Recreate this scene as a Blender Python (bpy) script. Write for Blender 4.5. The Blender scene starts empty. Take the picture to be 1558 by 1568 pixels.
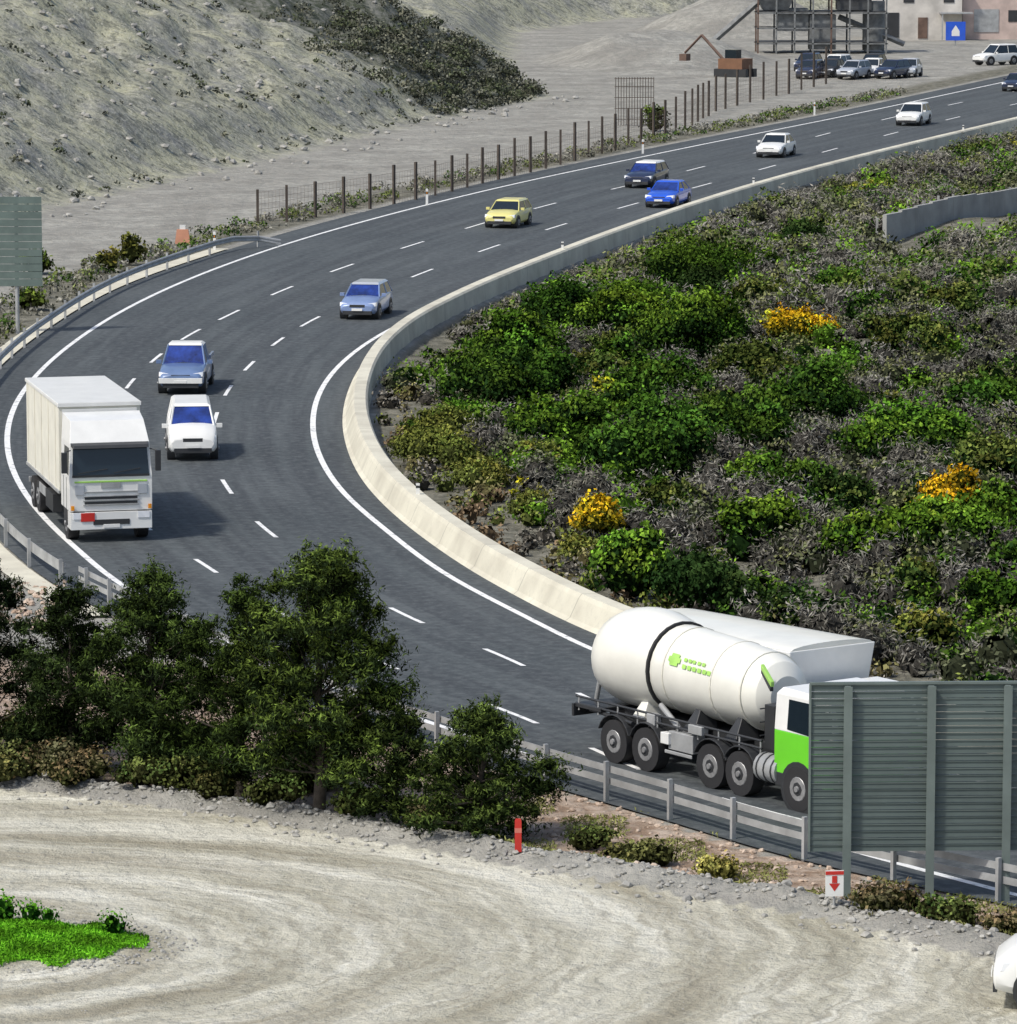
import bpy, math, random
import numpy as np
from mathutils import Vector, Matrix
random.seed(7); rng=np.random.default_rng(11)
scene=bpy.context.scene
COLL=scene.collection

# ---------------------------------------------------------------- node helpers
def new_mat(name):
    m=bpy.data.materials.new(name); m.use_nodes=True
    nt=m.node_tree; b=nt.nodes['Principled BSDF']; return m,nt,b
def L(nt,a,b): nt.links.new(a,b)
def noise(nt,vec,scale,detail=4,rough=.6):
    n=nt.nodes.new('ShaderNodeTexNoise'); n.inputs['Scale'].default_value=scale
    n.inputs['Detail'].default_value=detail; n.inputs['Roughness'].default_value=rough
    L(nt,vec,n.inputs['Vector']); return n.outputs['Fac']
def ramp(nt,fac,stops):
    r=nt.nodes.new('ShaderNodeValToRGB'); el=r.color_ramp.elements
    while len(el)<len(stops): el.new(.5)
    for e,(p,c) in zip(el,stops):
        e.position=p; e.color=(c[0],c[1],c[2],1) if hasattr(c,'__len__') else (c,c,c,1)
    L(nt,fac,r.inputs['Fac']); return r.outputs['Color']
def mix(nt,fac,a,b,mode='MIX'):
    m=nt.nodes.new('ShaderNodeMix'); m.data_type='RGBA'; m.blend_type=mode
    for s,v in ((m.inputs[0],fac),(m.inputs[6],a),(m.inputs[7],b)):
        if hasattr(v,'is_linked'): L(nt,v,s)
        elif hasattr(v,'__len__'): s.default_value=(v[0],v[1],v[2],1)
        else: s.default_value=v
    return m.outputs[2]
def mth(nt,op,a,b=None):
    m=nt.nodes.new('ShaderNodeMath'); m.operation=op
    for s,v in ((m.inputs[0],a),(m.inputs[1],b)):
        if v is None: continue
        if hasattr(v,'is_linked'): L(nt,v,s)
        else: s.default_value=v
    return m.outputs[0]
def objco(nt): return nt.nodes.new('ShaderNodeTexCoord').outputs['Object']
def bump(nt,b,h,st,dist=.05):
    n=nt.nodes.new('ShaderNodeBump'); n.inputs['Strength'].default_value=st; n.inputs['Distance'].default_value=dist
    L(nt,h,n.inputs['Height']); L(nt,n.outputs[0],b.inputs['Normal'])
def attr(nt,name):
    a=nt.nodes.new('ShaderNodeAttribute'); a.attribute_name=name; return a
_c={}
def paint(name,col,rough=.4,metal=0,dirt=.25,coat=0,scale=1.5):
    if name in _c: return _c[name]
    m,nt,b=new_mat(name); co=objco(nt)
    f=noise(nt,co,scale,4); d=tuple(c*(1-dirt) for c in col)
    c=mix(nt,ramp(nt,f,[(.35,0),(.7,1)]),d,col)
    L(nt,c,b.inputs['Base Color']); b.inputs['Roughness'].default_value=rough
    b.inputs['Metallic'].default_value=metal; b.inputs['Coat Weight'].default_value=coat
    _c[name]=m; return m
WHITE=paint('white_paint',(.82,.82,.79),.4,0,.1,.3)
CREAM=paint('cream_tarpaulin',(.76,.74,.64),.6,0,.14)
TANKW=paint('warm_white_tank',(.84,.83,.75),.4,0,.14,.3,.8)
BLACK=paint('black_rubber',(.025,.025,.027),.8)
DARK=paint('dark_trim',(.035,.037,.04),.5)
STEEL=paint('galvanised_steel',(.46,.47,.47),.5,.2,.35)
CHROME=paint('hub_metal',(.4,.4,.4),.5,.4,.4,scale=6)
GLASS=paint('tinted_glass',(.012,.02,.028),.12,0,.1,.2)
SKYGLASS=paint('sky_reflection_glass',(.02,.06,.34),.1,0,.75,.6,1.6)  # blue base colour paints the sky's reflection into the windscreens
RED=paint('red_paint',(.6,.03,.02),.45)
GREENP=paint('lime_green_paint',(.16,.66,.03),.35,0,.1,.4)
LOGO=paint('logo_green',(.42,.75,.15),.4)
LAMP=paint('headlamp_lens',(.8,.82,.85),.1,0,.05,1)
AMBER=paint('amber_lens',(.8,.3,.02),.2)
BLUEP=paint('blue_paint',(.02,.11,.68),.3,0,.2,.7)
YELLOWP=paint('yellow_paint',(.74,.68,.24),.35,0,.1,.6)
NAVY=paint('dark_blue_paint',(.02,.03,.07),.3,0,.2,.7)
SILVER=paint('silver_paint',(.5,.53,.57),.3,.2,.1,.6)
REFLBLUE=paint('sky_reflection_paint',(.16,.24,.42),.3,.1,.2,.7)  # pickup body: blue reflection on the hood painted as body colour
LBLUE=paint('light_blue_paint',(.24,.33,.56),.3,.1,.2,.7)

# ---------------------------------------------------------------- mesh builder
class MB:
    def __init__(s): s.v=[];s.f=[];s.m=[];s.s=[];s.mats=[]
    def mi(s,m):
        if m not in s.mats: s.mats.append(m)
        return s.mats.index(m)
    def add(s,vs,fs,mat,smooth=False):
        o=len(s.v); s.v+= [tuple(v) for v in vs]; k=s.mi(mat)
        for f in fs: s.f.append([i+o for i in f]); s.m.append(k); s.s.append(smooth)
    def hexa(s,b,t,mat):
        s.add(list(b)+list(t),[(3,2,1,0),(4,5,6,7),(0,1,5,4),(1,2,6,5),(2,3,7,6),(3,0,4,7)],mat)
    def box(s,c,d,mat,rz=0):
        x,y,z=c;a,b,h=d[0]/2,d[1]/2,d[2]/2;co,si=math.cos(rz),math.sin(rz)
        q=[(x+i*co-j*si,y+i*si+j*co) for i,j in((-a,-b),(a,-b),(a,b),(-a,b))]
        s.hexa([(p[0],p[1],z-h) for p in q],[(p[0],p[1],z+h) for p in q],mat)
    def cyl(s,p0,p1,r0,r1,mat,n=12,smooth=True,cap=True):
        p0=Vector(p0);p1=Vector(p1);d=(p1-p0).normalized()
        u=d.cross(Vector((0,0,1)) if abs(d.z)<.9 else Vector((1,0,0))).normalized();w=d.cross(u)
        vs=[]
        for p,r in((p0,r0),(p1,r1)):
            for i in range(n):
                a=2*math.pi*i/n; vs.append(p+u*math.cos(a)*r+w*math.sin(a)*r)
        s.add(vs,[(i,(i+1)%n,n+(i+1)%n,n+i) for i in range(n)],mat,smooth)
        if cap: s.add(vs,[tuple(range(n-1,-1,-1)),tuple(range(n,2*n))],mat)
    def beam(s,p0,p1,w,mat): s.cyl(p0,p1,w*.7,w*.7,mat,4,False)
    def loft(s,rings,mat,cap=True,closed=True,smooth=True):
        n=len(rings[0]);vs=[p for r in rings for p in r];fs=[]
        for k in range(len(rings)-1):
            for i in range(n if closed else n-1):
                j=(i+1)%n; fs.append((k*n+i,k*n+j,(k+1)*n+j,(k+1)*n+i))
        s.add(vs,fs,mat,smooth)
        if cap: s.add(vs,[tuple(range(n-1,-1,-1)),tuple(range((len(rings)-1)*n,len(rings)*n))],mat)
    def wheel(s,x,y,r,w,side):
        s.cyl((x,y-w/2,r),(x,y+w/2,r),r,r,BLACK,20)
        yo=y+side*(w/2)
        s.cyl((x,yo-side*.02,r),(x,yo+side*.012,r),r*.58,r*.52,CHROME,14)
        s.cyl((x,yo,r),(x,yo+side*.02,r),r*.34,r*.3,DARK,8)
        s.cyl((x,yo,r),(x,yo+side*.06,r),r*.16,r*.13,CHROME,8)
    def build(s,name,loc=(0,0,0),rz=0,bevel=0,parent=None):
        me=bpy.data.meshes.new(name); me.from_pydata(s.v,[],s.f)
        for m in s.mats: me.materials.append(m)
        me.polygons.foreach_set('material_index',s.m); me.polygons.foreach_set('use_smooth',s.s); me.update()
        o=bpy.data.objects.new(name,me); o.location=loc; o.rotation_euler=(0,0,rz); COLL.objects.link(o)
        if bevel:
            b=o.modifiers.new('bevel','BEVEL');b.width=bevel;b.segments=2;b.limit_method='ANGLE';b.angle_limit=math.radians(35)
        if parent: o.parent=parent
        return o
def empty(name,loc=(0,0,0)):
    e=bpy.data.objects.new(name,None);e.location=loc;COLL.objects.link(e);return e

# ---------------------------------------------------------------- surveyed alignment (metres, x as function of y)
def curve(pts):
    pts=sorted(pts,key=lambda p:p[1]); X=np.array([p[0] for p in pts]);Y=np.array([p[1] for p in pts])
    m=np.gradient(X,Y)
    def f(y):
        y=np.asarray(y,float);i=np.clip(np.searchsorted(Y,y)-1,0,len(Y)-2)
        h=Y[i+1]-Y[i];t=(y-Y[i])/h
        c=(2*t**3-3*t**2+1)*X[i]+(t**3-2*t**2+t)*h*m[i]+(-2*t**3+3*t**2)*X[i+1]+(t**3-t**2)*h*m[i+1]
        lo=X[0]+(y-Y[0])*m[0];hi=X[-1]+(y-Y[-1])*m[-1]
        return np.where(y<Y[0],lo,np.where(y>Y[-1],hi,c))
    return f
inner=curve([(24,93.5),(17,98.5),(11.5,104),(7.6,110.2),(4.8,116.5),(2.2,122.7),(.3,128.5),(-1.6,134.8),(-3.8,144.6),(-5.4,153.2),(-6.6,163.4),(-7.1,171.8),(-7.2,181.1),(-6.6,192.6),(-5.35,202.9),(-4,210.4),(-1.2,224.2),(1.5,237.4),(6.3,255.9),(13,279.5),(22.4,309.9),(38,356.7),(60,418),(104,540)])
outer=curve([(18,85),(12.6,90.5),(8.4,96),(4.9,101.2),(1.8,106),(-3.2,114.8),(-7.2,123.5),(-11.1,134),(-12.9,140.6),(-15,149.5),(-16.6,158.3),(-17.8,168),(-18.45,177.5),(-18.6,187.8),(-18.2,200.2),(-17.1,214.3),(-15,230),(-12.2,245),(-6.4,268.6),(-1.1,286.7),(11.2,323),(25,361.5),(45,420),(86,540)])
wallx=curve([(26,95.5),(18.5,100.8),(12.9,106.2),(8.7,112),(5.5,118),(2.6,124.4),(-.2,133),(-2.6,142.8),(-4.5,153.4),(-5.8,167),(-6.15,181.1),(-5.75,193),(-4.9,201.8),(-2.9,213.8),(1.6,234.5),(12.2,275.8),(37.3,351),(61.5,418),(105.5,540)])
railx=curve([(16.5,84),(10.2,92.6),(7.9,95),(6.3,96.9),(3.5,101.1),(.6,105.5),(-4.4,114),(-8.5,123.5),(-12.4,133),(-15.7,144.8),(-17.9,157),(-19.3,170),(-20,186.6),(-19.5,205),(-17.8,225),(-14.8,241.5),(-8.2,268.6),(-2.9,287.2),(9.4,323.6),(23.2,362),(43,420.5),(84,540)])
lineA=curve([(12,98.8),(7.3,105),(3.6,111.6),(-.1,121.5),(-2.8,128.2),(-5.2,136),(-7.5,144.8),(-9.2,154.2),(-10.3,163.5),(-10.7,172.8),(-10.75,181.5),(-10.4,190.1),(-9.7,199.4),(-8.7,207.8),(-6.7,219),(-4.2,231.2),(-1,245.3),(2.6,259.1),(13.6,296),(33.5,360),(55,420),(98,540)])
lineB=curve([(9.7,96.8),(5.5,102),(.1,113.5),(-3.4,121),(-6.2,128.5),(-8.8,137.1),(-11.2,145.3),(-13,156),(-14.2,168),(-14.7,180),(-14.5,190),(-13.6,202),(-12.4,210.7),(-10.6,222.1),(-8.2,234),(-5.0,247.3),(2.1,273.9),(9.5,297),(29,361),(50,420),(92,540)])
def tang(y):
    d=float(lineA(y+.5)-lineA(y-.5)); v=Vector((d,1,0)).normalized(); return v
def heading(y):
    t=-tang(y); return math.atan2(t.y,t.x)

# ---------------------------------------------------------------- terrain
def polydist(x,y,pts):
    best=np.full(x.shape,1e9);sgn=np.ones(x.shape)
    for (ax,ay),(bx,by) in zip(pts[:-1],pts[1:]):
        dx,dy=bx-ax,by-ay;t=np.clip(((x-ax)*dx+(y-ay)*dy)/(dx*dx+dy*dy),0,1)
        qx,qy=ax+t*dx,ay+t*dy;d=np.hypot(x-qx,y-qy);c=dx*(y-qy)-dy*(x-qx)
        upd=d<best;best=np.where(upd,d,best);sgn=np.where(upd,np.sign(c),sgn)
    return best*sgn
def wob(x,y,s,seed):
    r=np.random.default_rng(seed);o=np.zeros(x.shape)
    for k in range(7):
        a=r.uniform(0,6.28);f=s*(1+.6*k);o+=np.sin(f*(x*math.cos(a)+y*math.sin(a))+r.uniform(0,6.28))/(1+.6*k)
    return o/3.2
TOE=[(-400,240),(-60,250),(-28,262),(-16,310),(-6,352),(1,380),(4.5,392),(1,425),(2,520),(14,560),(60,600),(400,640)]
DIRT=[(-60,112),(-20,107.5),(-11.4,104.5),(-6.8,102),(-3,98.9),(1,95.6),(6.2,91.4),(9.6,87.6),(14,82),(22,72),(40,50)]
def sstep(a,b,x):
    t=np.clip((x-a)/(b-a),0,1);return t*t*(3-2*t)
def zones(x,y):
    hd=polydist(x,y,TOE); dd=polydist(x,y,DIRT)
    return hd,dd,x-wallx(y),railx(y)-x
def height(x,y):
    x=np.asarray(x,float);y=np.asarray(y,float)
    hd,dd,iw,orr=zones(x,y)
    z=np.full(x.shape,-.05)
    z+=sstep(1.2,6,iw)*(.1+.3*wob(x,y,.3,3))+sstep(8,24,iw)*(.9+.7*wob(x,y,.13,44))
    z-=.3*sstep(.9,1.6,iw)*(1-sstep(3,8,iw))*sstep(180,205,y)
    up=np.clip(hd,0,200)
    z+=sstep(0,6,hd)*up*.5*(1+.12*wob(x,y,.05,5))+sstep(0,8,hd)*(1.5*wob(x,y,.16,6)+.9*wob(x,y,.5,9)+.35*wob(x,y,1.3,19))*np.clip(up/12,.2,1)
    z+=.32*np.exp(-((dd-.7)/.55)**2)*(1+.5*wob(x,y,1.6,8))
    off=sstep(1.0,4,orr)*(y>100)
    z+=off*(.12*wob(x,y,.6,12))*(hd<3)
    z+=np.where(dd<-.5,.035*wob(x,y,.9,14),0)
    z+=.25*np.exp(-(((x+10.2)/2.4)**2+((y-89.4)/1.6)**2))
    z+=sstep(12,4,np.hypot((x-14)/1.0,(y-455)/2.2))*2.2*(1+.3*wob(x,y,.5,51))*(y>400)
    z+=sstep(10,3,np.hypot((x-25)/1.3,(y-520)/1.6))*3.5*(1+.3*wob(x,y,.4,52))*(y>400)
    return z
xs=np.concatenate([[-6000,-2500,-1000,-500,-250,-150,-110,-85],np.arange(-70,-30,1.5),np.arange(-30,48,.5),np.arange(48,110,1.5),[120,150,250,500,1000,2500,6000]])
ys=np.concatenate([[-3000,-500,-50,30,55,68],np.arange(74,112,.4),np.arange(112,200,.8),np.arange(200,470,1.2),np.arange(470,640,2.5),[660,720,850,1100,2000,6000]])
GX,GY=np.meshgrid(xs,ys);GZ=height(GX,GY)
GZ=np.where(GY<70,-.05,GZ)
def hz(x,y):   # bilinear lookup on the terrain sheet
    i=min(max(int(np.searchsorted(xs,x))-1,0),len(xs)-2);j=min(max(int(np.searchsorted(ys,y))-1,0),len(ys)-2)
    a=(x-xs[i])/(xs[i+1]-xs[i]);b=(y-ys[j])/(ys[j+1]-ys[j])
    return float((GZ[j,i]*(1-a)+GZ[j,i+1]*a)*(1-b)+(GZ[j+1,i]*(1-a)+GZ[j+1,i+1]*a)*b)
def grid_mesh(name,X,Y,Z,mats,mi=None):
    r,c=X.shape;me=bpy.data.meshes.new(name)
    co=np.stack([X,Y,Z],-1).reshape(-1,3).astype(np.float32)
    i=np.arange((r-1)*c).reshape(r-1,c)[:,:-1].ravel()
    q=np.stack([i,i+1,i+c+1,i+c],-1).astype(np.int32)
    me.vertices.add(len(co));me.vertices.foreach_set('co',co.ravel())
    me.loops.add(q.size);me.loops.foreach_set('vertex_index',q.ravel())
    me.polygons.add(len(q));me.polygons.foreach_set('loop_start',np.arange(len(q),dtype=np.int32)*4);me.polygons.foreach_set('loop_total',np.full(len(q),4,np.int32))
    for m in (mats if isinstance(mats,list) else [mats]): me.materials.append(m)
    if mi is not None: me.polygons.foreach_set('material_index',mi[:-1,:-1].ravel().astype(np.int32))
    me.polygons.foreach_set('use_smooth',np.ones(len(q),bool))
    me.update(calc_edges=True)
    o=bpy.data.objects.new(name,me);COLL.objects.link(o);return o
def ground_mat(name,use):
    gm,nt,b=new_mat(name);co=objco(nt)
    A=lambda n:attr(nt,n).outputs['Fac']
    n1=noise(nt,co,.25,4,.65);n2=noise(nt,co,1.3,5,.7);n3=noise(nt,co,5,2,.7)
    def edge(f,lo=.3,hi=.7,amt=.5):
        return ramp(nt,mth(nt,'ADD',f,mth(nt,'MULTIPLY',mth(nt,'SUBTRACT',n2,.5),amt*2)),[(lo,0),(hi,1)])
    c=None
    def lay(new,name_,*a):
        nonlocal c
        c=new if c is None else mix(nt,edge(A(name_),*a),c,new)
    if 'base' in use:
        base=mix(nt,ramp(nt,n1,[(.35,0),(.65,1)]),(.25,.24,.215),(.38,.37,.33))
        c=mix(nt,ramp(nt,n2,[(.42,0),(.62,.6)]),base,(.19,.19,.17))
    if 'hill' in use:
        n4=noise(nt,co,.8,5,.8);n5=noise(nt,co,2.6,3,.8)
        hill=mix(nt,ramp(nt,n1,[(.36,0),(.60,1)]),(.26,.26,.24),(.42,.41,.29))
        hill=mix(nt,ramp(nt,n4,[(.49,0),(.58,.75)]),hill,(.14,.145,.12))
        hill=mix(nt,ramp(nt,n5,[(.56,0),(.62,.75)]),hill,(.50,.49,.40))
        hill=mix(nt,ramp(nt,n5,[(.36,.85),(.42,0)]),hill,(.09,.09,.075))
        lay(hill,'hill')
        spur=mix(nt,ramp(nt,n4,[(.42,0),(.6,1)]),(.065,.075,.05),(.2,.2,.175))
        lay(spur,'spur')
    if 'rubble' in use: lay(mix(nt,ramp(nt,n2,[(.4,0),(.65,1)]),(.24,.17,.12),(.46,.38,.31)),'rubble')
    if 'scrub' in use: lay(mix(nt,ramp(nt,n2,[(.4,0),(.6,1)]),(.10,.098,.075),(.22,.21,.17)),'scrub')
    if 'dirt' in use:
        sub=nt.nodes.new('ShaderNodeVectorMath');sub.operation='SUBTRACT';L(nt,co,sub.inputs[0]);sub.inputs[1].default_value=(-11.5,89.2,0)
        sp=nt.nodes.new('ShaderNodeSeparateXYZ');L(nt,sub.outputs[0],sp.inputs[0])
        xx=mth(nt,'MULTIPLY',sp.outputs[0],.8)
        r2=mth(nt,'SQRT',mth(nt,'ADD',mth(nt,'MULTIPLY',xx,xx),mth(nt,'MULTIPLY',sp.outputs[1],sp.outputs[1])))
        th=mth(nt,'ARCTAN2',sp.outputs[1],xx)
        rr=mth(nt,'ADD',r2,mth(nt,'MULTIPLY',n1,1.7))
        cb=nt.nodes.new('ShaderNodeCombineXYZ');L(nt,rr,cb.inputs[0]);L(nt,mth(nt,'MULTIPLY',th,1.0),cb.inputs[1])
        tn=noise(nt,cb.outputs[0],.7,5,.72)
        cb2=nt.nodes.new('ShaderNodeCombineXYZ');L(nt,mth(nt,'MULTIPLY',rr,3.0),cb2.inputs[0]);L(nt,mth(nt,'MULTIPLY',th,2.6),cb2.inputs[1])
        tn2=noise(nt,cb2.outputs[0],1.3,4,.75)
        dirt=ramp(nt,tn,[(.32,(.24,.222,.165)),(.43,(.38,.362,.285)),(.52,(.50,.482,.395)),(.64,(.64,.625,.54))])
        dirt=mix(nt,ramp(nt,tn2,[(.38,.6),(.52,0)]),dirt,(.27,.25,.195))
        dirt=mix(nt,ramp(nt,n3,[(.50,0),(.72,.35)]),dirt,(.28,.265,.22))
        dirt=mix(nt,ramp(nt,n2,[(.55,0),(.75,.4)]),dirt,(.58,.57,.50))
        dirt=mix(nt,mth(nt,'MULTIPLY',A('track'),.72),dirt,(.25,.225,.165))
        dirt=mix(nt,mth(nt,'MULTIPLY',A('rut'),.6),dirt,(.66,.65,.57))
        lay(dirt,'dirt',.4,.6,.3)
    if 'grass' in use: lay(mix(nt,ramp(nt,n3,[(.35,0),(.65,1)]),(.05,.13,.015),(.12,.3,.03)),'grass',.4,.6)
    L(nt,c,b.inputs['Base Color']);b.inputs['Roughness'].default_value=.95;b.inputs['Specular IOR Level'].default_value=.1
    bump(nt,b,n2,.7,.35);return gm
hd,dd,iw,orr=zones(GX,GY)
MI=np.zeros(GX.shape)
MI=np.where((dd<-1.5),1,MI)
MI=np.where((hd>8),2,MI)
MI=np.where((iw>3)&(GY<343)&(GX<44)&(hd<-5),3,MI)
ground=grid_mesh('ground',GX,GY,GZ,[ground_mat('terrain_soil',('base','hill','rubble','scrub','dirt')),ground_mat('haul_road_dirt',('dirt','grass')),ground_mat('hillside_rock_and_scrub',('hill',)),ground_mat('scrubland_soil',('scrub',))],MI)
def setattrf(o,name,v):
    a=o.data.attributes.new(name,'FLOAT','POINT');a.data.foreach_set('value',np.ascontiguousarray(v.reshape(-1),dtype=np.float32))
setattrf(ground,'hill',sstep(-2,4,hd))
def band(x,y,pts,w):
    d=np.abs(polydist(x,y,pts));return 1-sstep(w*.6,w,d)
SPUR=[(-14,378),(-5,380),(2,387)]
setattrf(ground,'spur',np.maximum(band(GX,GY,SPUR,16)*sstep(1,6,hd)*.9,.3*sstep(.25,.6,wob(GX,GY,.12,31))*sstep(3,8,hd)))
setattrf(ground,'scrub',np.maximum(sstep(.8,1.6,iw)*(GY<345)*sstep(60,45,GX),.8*sstep(.4,1.6,orr)*sstep(6.5,3.0,orr)*(GY>150)))
setattrf(ground,'dirt',sstep(.2,-.4,dd)*(GY>60))
setattrf(ground,'rubble',sstep(1.2,2,dd)*(orr>.3)*(GY<150)*sstep(20,12,dd))
setattrf(ground,'grass',1-sstep(.7,1.15,np.hypot((GX+10.4)/3.4,(GY-89.4)/1.9)))
rad=np.hypot((GX+11.5)*.84,GY-89.2)+.7*wob(GX,GY,.3,77)
trk=np.zeros(GX.shape);rut=np.zeros(GX.shape)
for rc,wd in ((4.1,.4),(5.9,.35),(8.2,.5),(10.1,.35),(13.0,.4)): trk=np.maximum(trk,np.exp(-((rad-rc)/wd)**2)*np.clip(.6+.9*wob(GX,GY,.3,int(rc*10)),0,1))
for rc,wd in ((5.0,.3),(6.9,.35),(9.2,.3),(11.5,.5)): rut=np.maximum(rut,np.exp(-((rad-rc)/wd)**2)*np.clip(.5+.9*wob(GX,GY,.3,int(rc*10)),0,1))
setattrf(ground,'track',np.clip(trk,0,1));setattrf(ground,'rut',np.clip(rut,0,1))

# ---------------------------------------------------------------- road
YR=np.concatenate([np.arange(84,130,1.0),np.arange(130,270,1.5),np.arange(270,541,3.0)])
def strip(name,fl,fr,z,mat,ys=YR,parent=None,cols=2,uvl=False):
    a=fl(ys);bb=fr(ys);t=np.linspace(0,1,cols)
    X=a[:,None]*(1-t)+bb[:,None]*t;Y=np.repeat(ys[:,None],cols,1);Z=np.full(X.shape,z)
    o=grid_mesh(name,X,Y,Z,mat)
    if uvl: setattrf(o,'across',np.repeat(t[None,:],len(ys),0));
    if parent: o.parent=parent
    return o
am,nt,b=new_mat('asphalt');co=objco(nt)
ac=attr(nt,'across').outputs['Fac']
n1=noise(nt,co,.12,4,.6);n2=noise(nt,co,3,5,.75)
cbx=nt.nodes.new('ShaderNodeCombineXYZ');L(nt,mth(nt,'MULTIPLY',ac,14),cbx.inputs[0])
spx=nt.nodes.new('ShaderNodeSeparateXYZ');L(nt,co,spx.inputs[0]);L(nt,mth(nt,'MULTIPLY',spx.outputs[1],.03),cbx.inputs[1])
ns=noise(nt,cbx.outputs[0],1.6,4,.6)
c=ramp(nt,n1,[(.3,(.064,.075,.079)),(.7,(.094,.105,.108))])
c=mix(nt,ramp(nt,ns,[(.38,0),(.6,.75)]),c,(.046,.052,.057))
c=mix(nt,ramp(nt,n2,[(.48,0),(.66,.5)]),c,(.145,.155,.157))
c=mix(nt,ramp(nt,n2,[(.34,.5),(.46,0)]),c,(.032,.036,.040))
L(nt,c,b.inputs['Base Color']);b.inputs['Roughness'].default_value=.85;b.inputs['Specular IOR Level'].default_value=.3
road=strip('highway',lambda y:railx(y)-.25,lambda y:wallx(y)+.1,0,am,cols=18,uvl=True)
pm,nt,b=new_mat('road_marking_paint');co=objco(nt);n2=noise(nt,co,2.5,5,.75)
L(nt,ramp(nt,n2,[(.34,(.32,.33,.33)),(.47,(.8,.8,.78))]),b.inputs['Base Color']);b.inputs['Roughness'].default_value=.7
def perp(f,o):
    def g(y):
        d=(f(y+.5)-f(y-.5));return f(y)+o*np.sqrt(1+d*d)
    return g
strip('edge_line_outer',perp(outer,-.1),perp(outer,.1),.006,pm,parent=road)
strip('edge_line_inner',perp(inner,-.1),perp(inner,.1),.006,pm,parent=road)
mb=MB()
def dash(f,y,l):
    k=np.linspace(y-l/2,y+l/2,4);a=perp(f,-.07)(k);bb=perp(f,.07)(k)
    vs=[(a[i],k[i],.006) for i in range(4)]+[(bb[i],k[i],.006) for i in range(4)]
    mb.add(vs,[(i,4+i,5+i,i+1) for i in range(3)],pm)
for y in [103.5,109,115,121.5,128.2,136,144.5,154.2,163.5,172.8,181.5,190.1,199.4,207.8,219,231.2,245.3,259.1,274,290,306,323,341,360,380,400,422,446,470]:
    dash(lineA,y,2.6 if y<140 else 3.4 if y<200 else 4.4)
for y in [102,107.8,113.5,121,128.8,137.1,146,155,165,174.5,183.9,193,202.3,210.7,222.1,234,247.3,260,273.9,289,305,322,340,360,380,400,422,446,470]:
    dash(lineB,y,2.6 if y<140 else 3.4 if y<200 else 4.4)
o=mb.build('lane_dashes');o.parent=road

def conc(name,c1,c2,c3):
    cm,nt,b=new_mat(name);co=objco(nt);n1=noise(nt,co,.5,5,.7);n2=noise(nt,co,4,4,.7)
    c=ramp(nt,n1,[(.3,c1),(.6,c2)]);c=mix(nt,ramp(nt,n2,[(.5,0),(.75,.4)]),c,c3)
    wv=nt.nodes.new('ShaderNodeSeparateXYZ');L(nt,co,wv.inputs[0])
    jt=mth(nt,'FRACT',mth(nt,'MULTIPLY',wv.outputs[1],.22));c=mix(nt,mth(nt,'MULTIPLY',mth(nt,'LESS_THAN',jt,.012),.5),c,(.2,.19,.16))
    L(nt,c,b.inputs['Base Color']);b.inputs['Roughness'].default_value=.9;return cm
cm=conc('concrete',(.46,.43,.345),(.66,.63,.51),(.32,.30,.25))
cgrey=conc('weathered_concrete',(.22,.22,.21),(.36,.36,.34),(.16,.16,.15))
prof=[(0,0),(.12,.10),(.34,.62),(.42,.74),(.84,.74),(.92,.66),(1.0,-.6)]
yy=np.concatenate([np.arange(95,130,1.0),np.arange(130,270,1.5),np.arange(270,541,4.0)])
mb=MB();rings=[]
for y in yy:
    d=float(wallx(y+.5)-wallx(y-.5));n=Vector((1,-d,0)).normalized();p=Vector((float(wallx(y)),y,0))
    rings.append([tuple(p+n*a+Vector((0,0,h))) for a,h in prof])
mb.loft(rings,cm,smooth=False);mb.build('concrete_barrier')

gut=strip('concrete_gutter',lambda y:railx(y)-1.25,lambda y:railx(y)-.35,.02,cm,ys=np.arange(128,246,1.5))
def guardrail(name,fx,y0,y1,step=2.0,h=.72,double=False,end=None):
    mb=MB();Y=list(np.arange(y0,y1,1.0));rings=[]
    k=.5 if double else 1
    pr=[(0,-.15),(.05,-.11),(.05,-.05),(0,-.01),(0,.01),(.05,.05),(.05,.11),(0,.15),(-.012,.15),(-.012,-.15)]
    pts=[Vector((float(fx(y)),y,0)) for y in Y]
    if end: pts+= [Vector(e) for e in end]
    for i,p in enumerate(pts):
        t=(pts[min(i+1,len(pts)-1)]-pts[max(i-1,0)]).normalized();n=Vector((t.y,-t.x,0))
        rings.append([tuple(p+n*a+Vector((0,0,h-.15*k+b2*k))) for a,b2 in pr])
    mb.loft(rings,STEEL,smooth=False)
    if double:
        r2=[[(q[0],q[1],q[2]-.27) for q in r] for r in rings]; mb.loft(r2,STEEL,smooth=False)
    acc=0;last=pts[0]
    for i,p in enumerate(pts):
        acc+=(p-last).length;last=p
        if i==0 or acc>=step:
            acc=0;t=(pts[min(i+1,len(pts)-1)]-pts[max(i-1,0)]).normalized();n=Vector((t.y,-t.x,0));q=p-n*.1
            mb.box((q.x,q.y,(h+.16)/2-.05),(.08,.1,h+.16),STEEL,math.atan2(t.y,t.x))
    return mb.build(name)
guardrail('guardrail',railx,85,133,2.0,.78,True)
guardrail('guardrail',lambda y:railx(y)-.15,133,243,4.0,.72,False,end=[(-14.1,244.6,-.02),(-12.9,246,-.12),(-11.8,246.4,-.35)])

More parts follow.
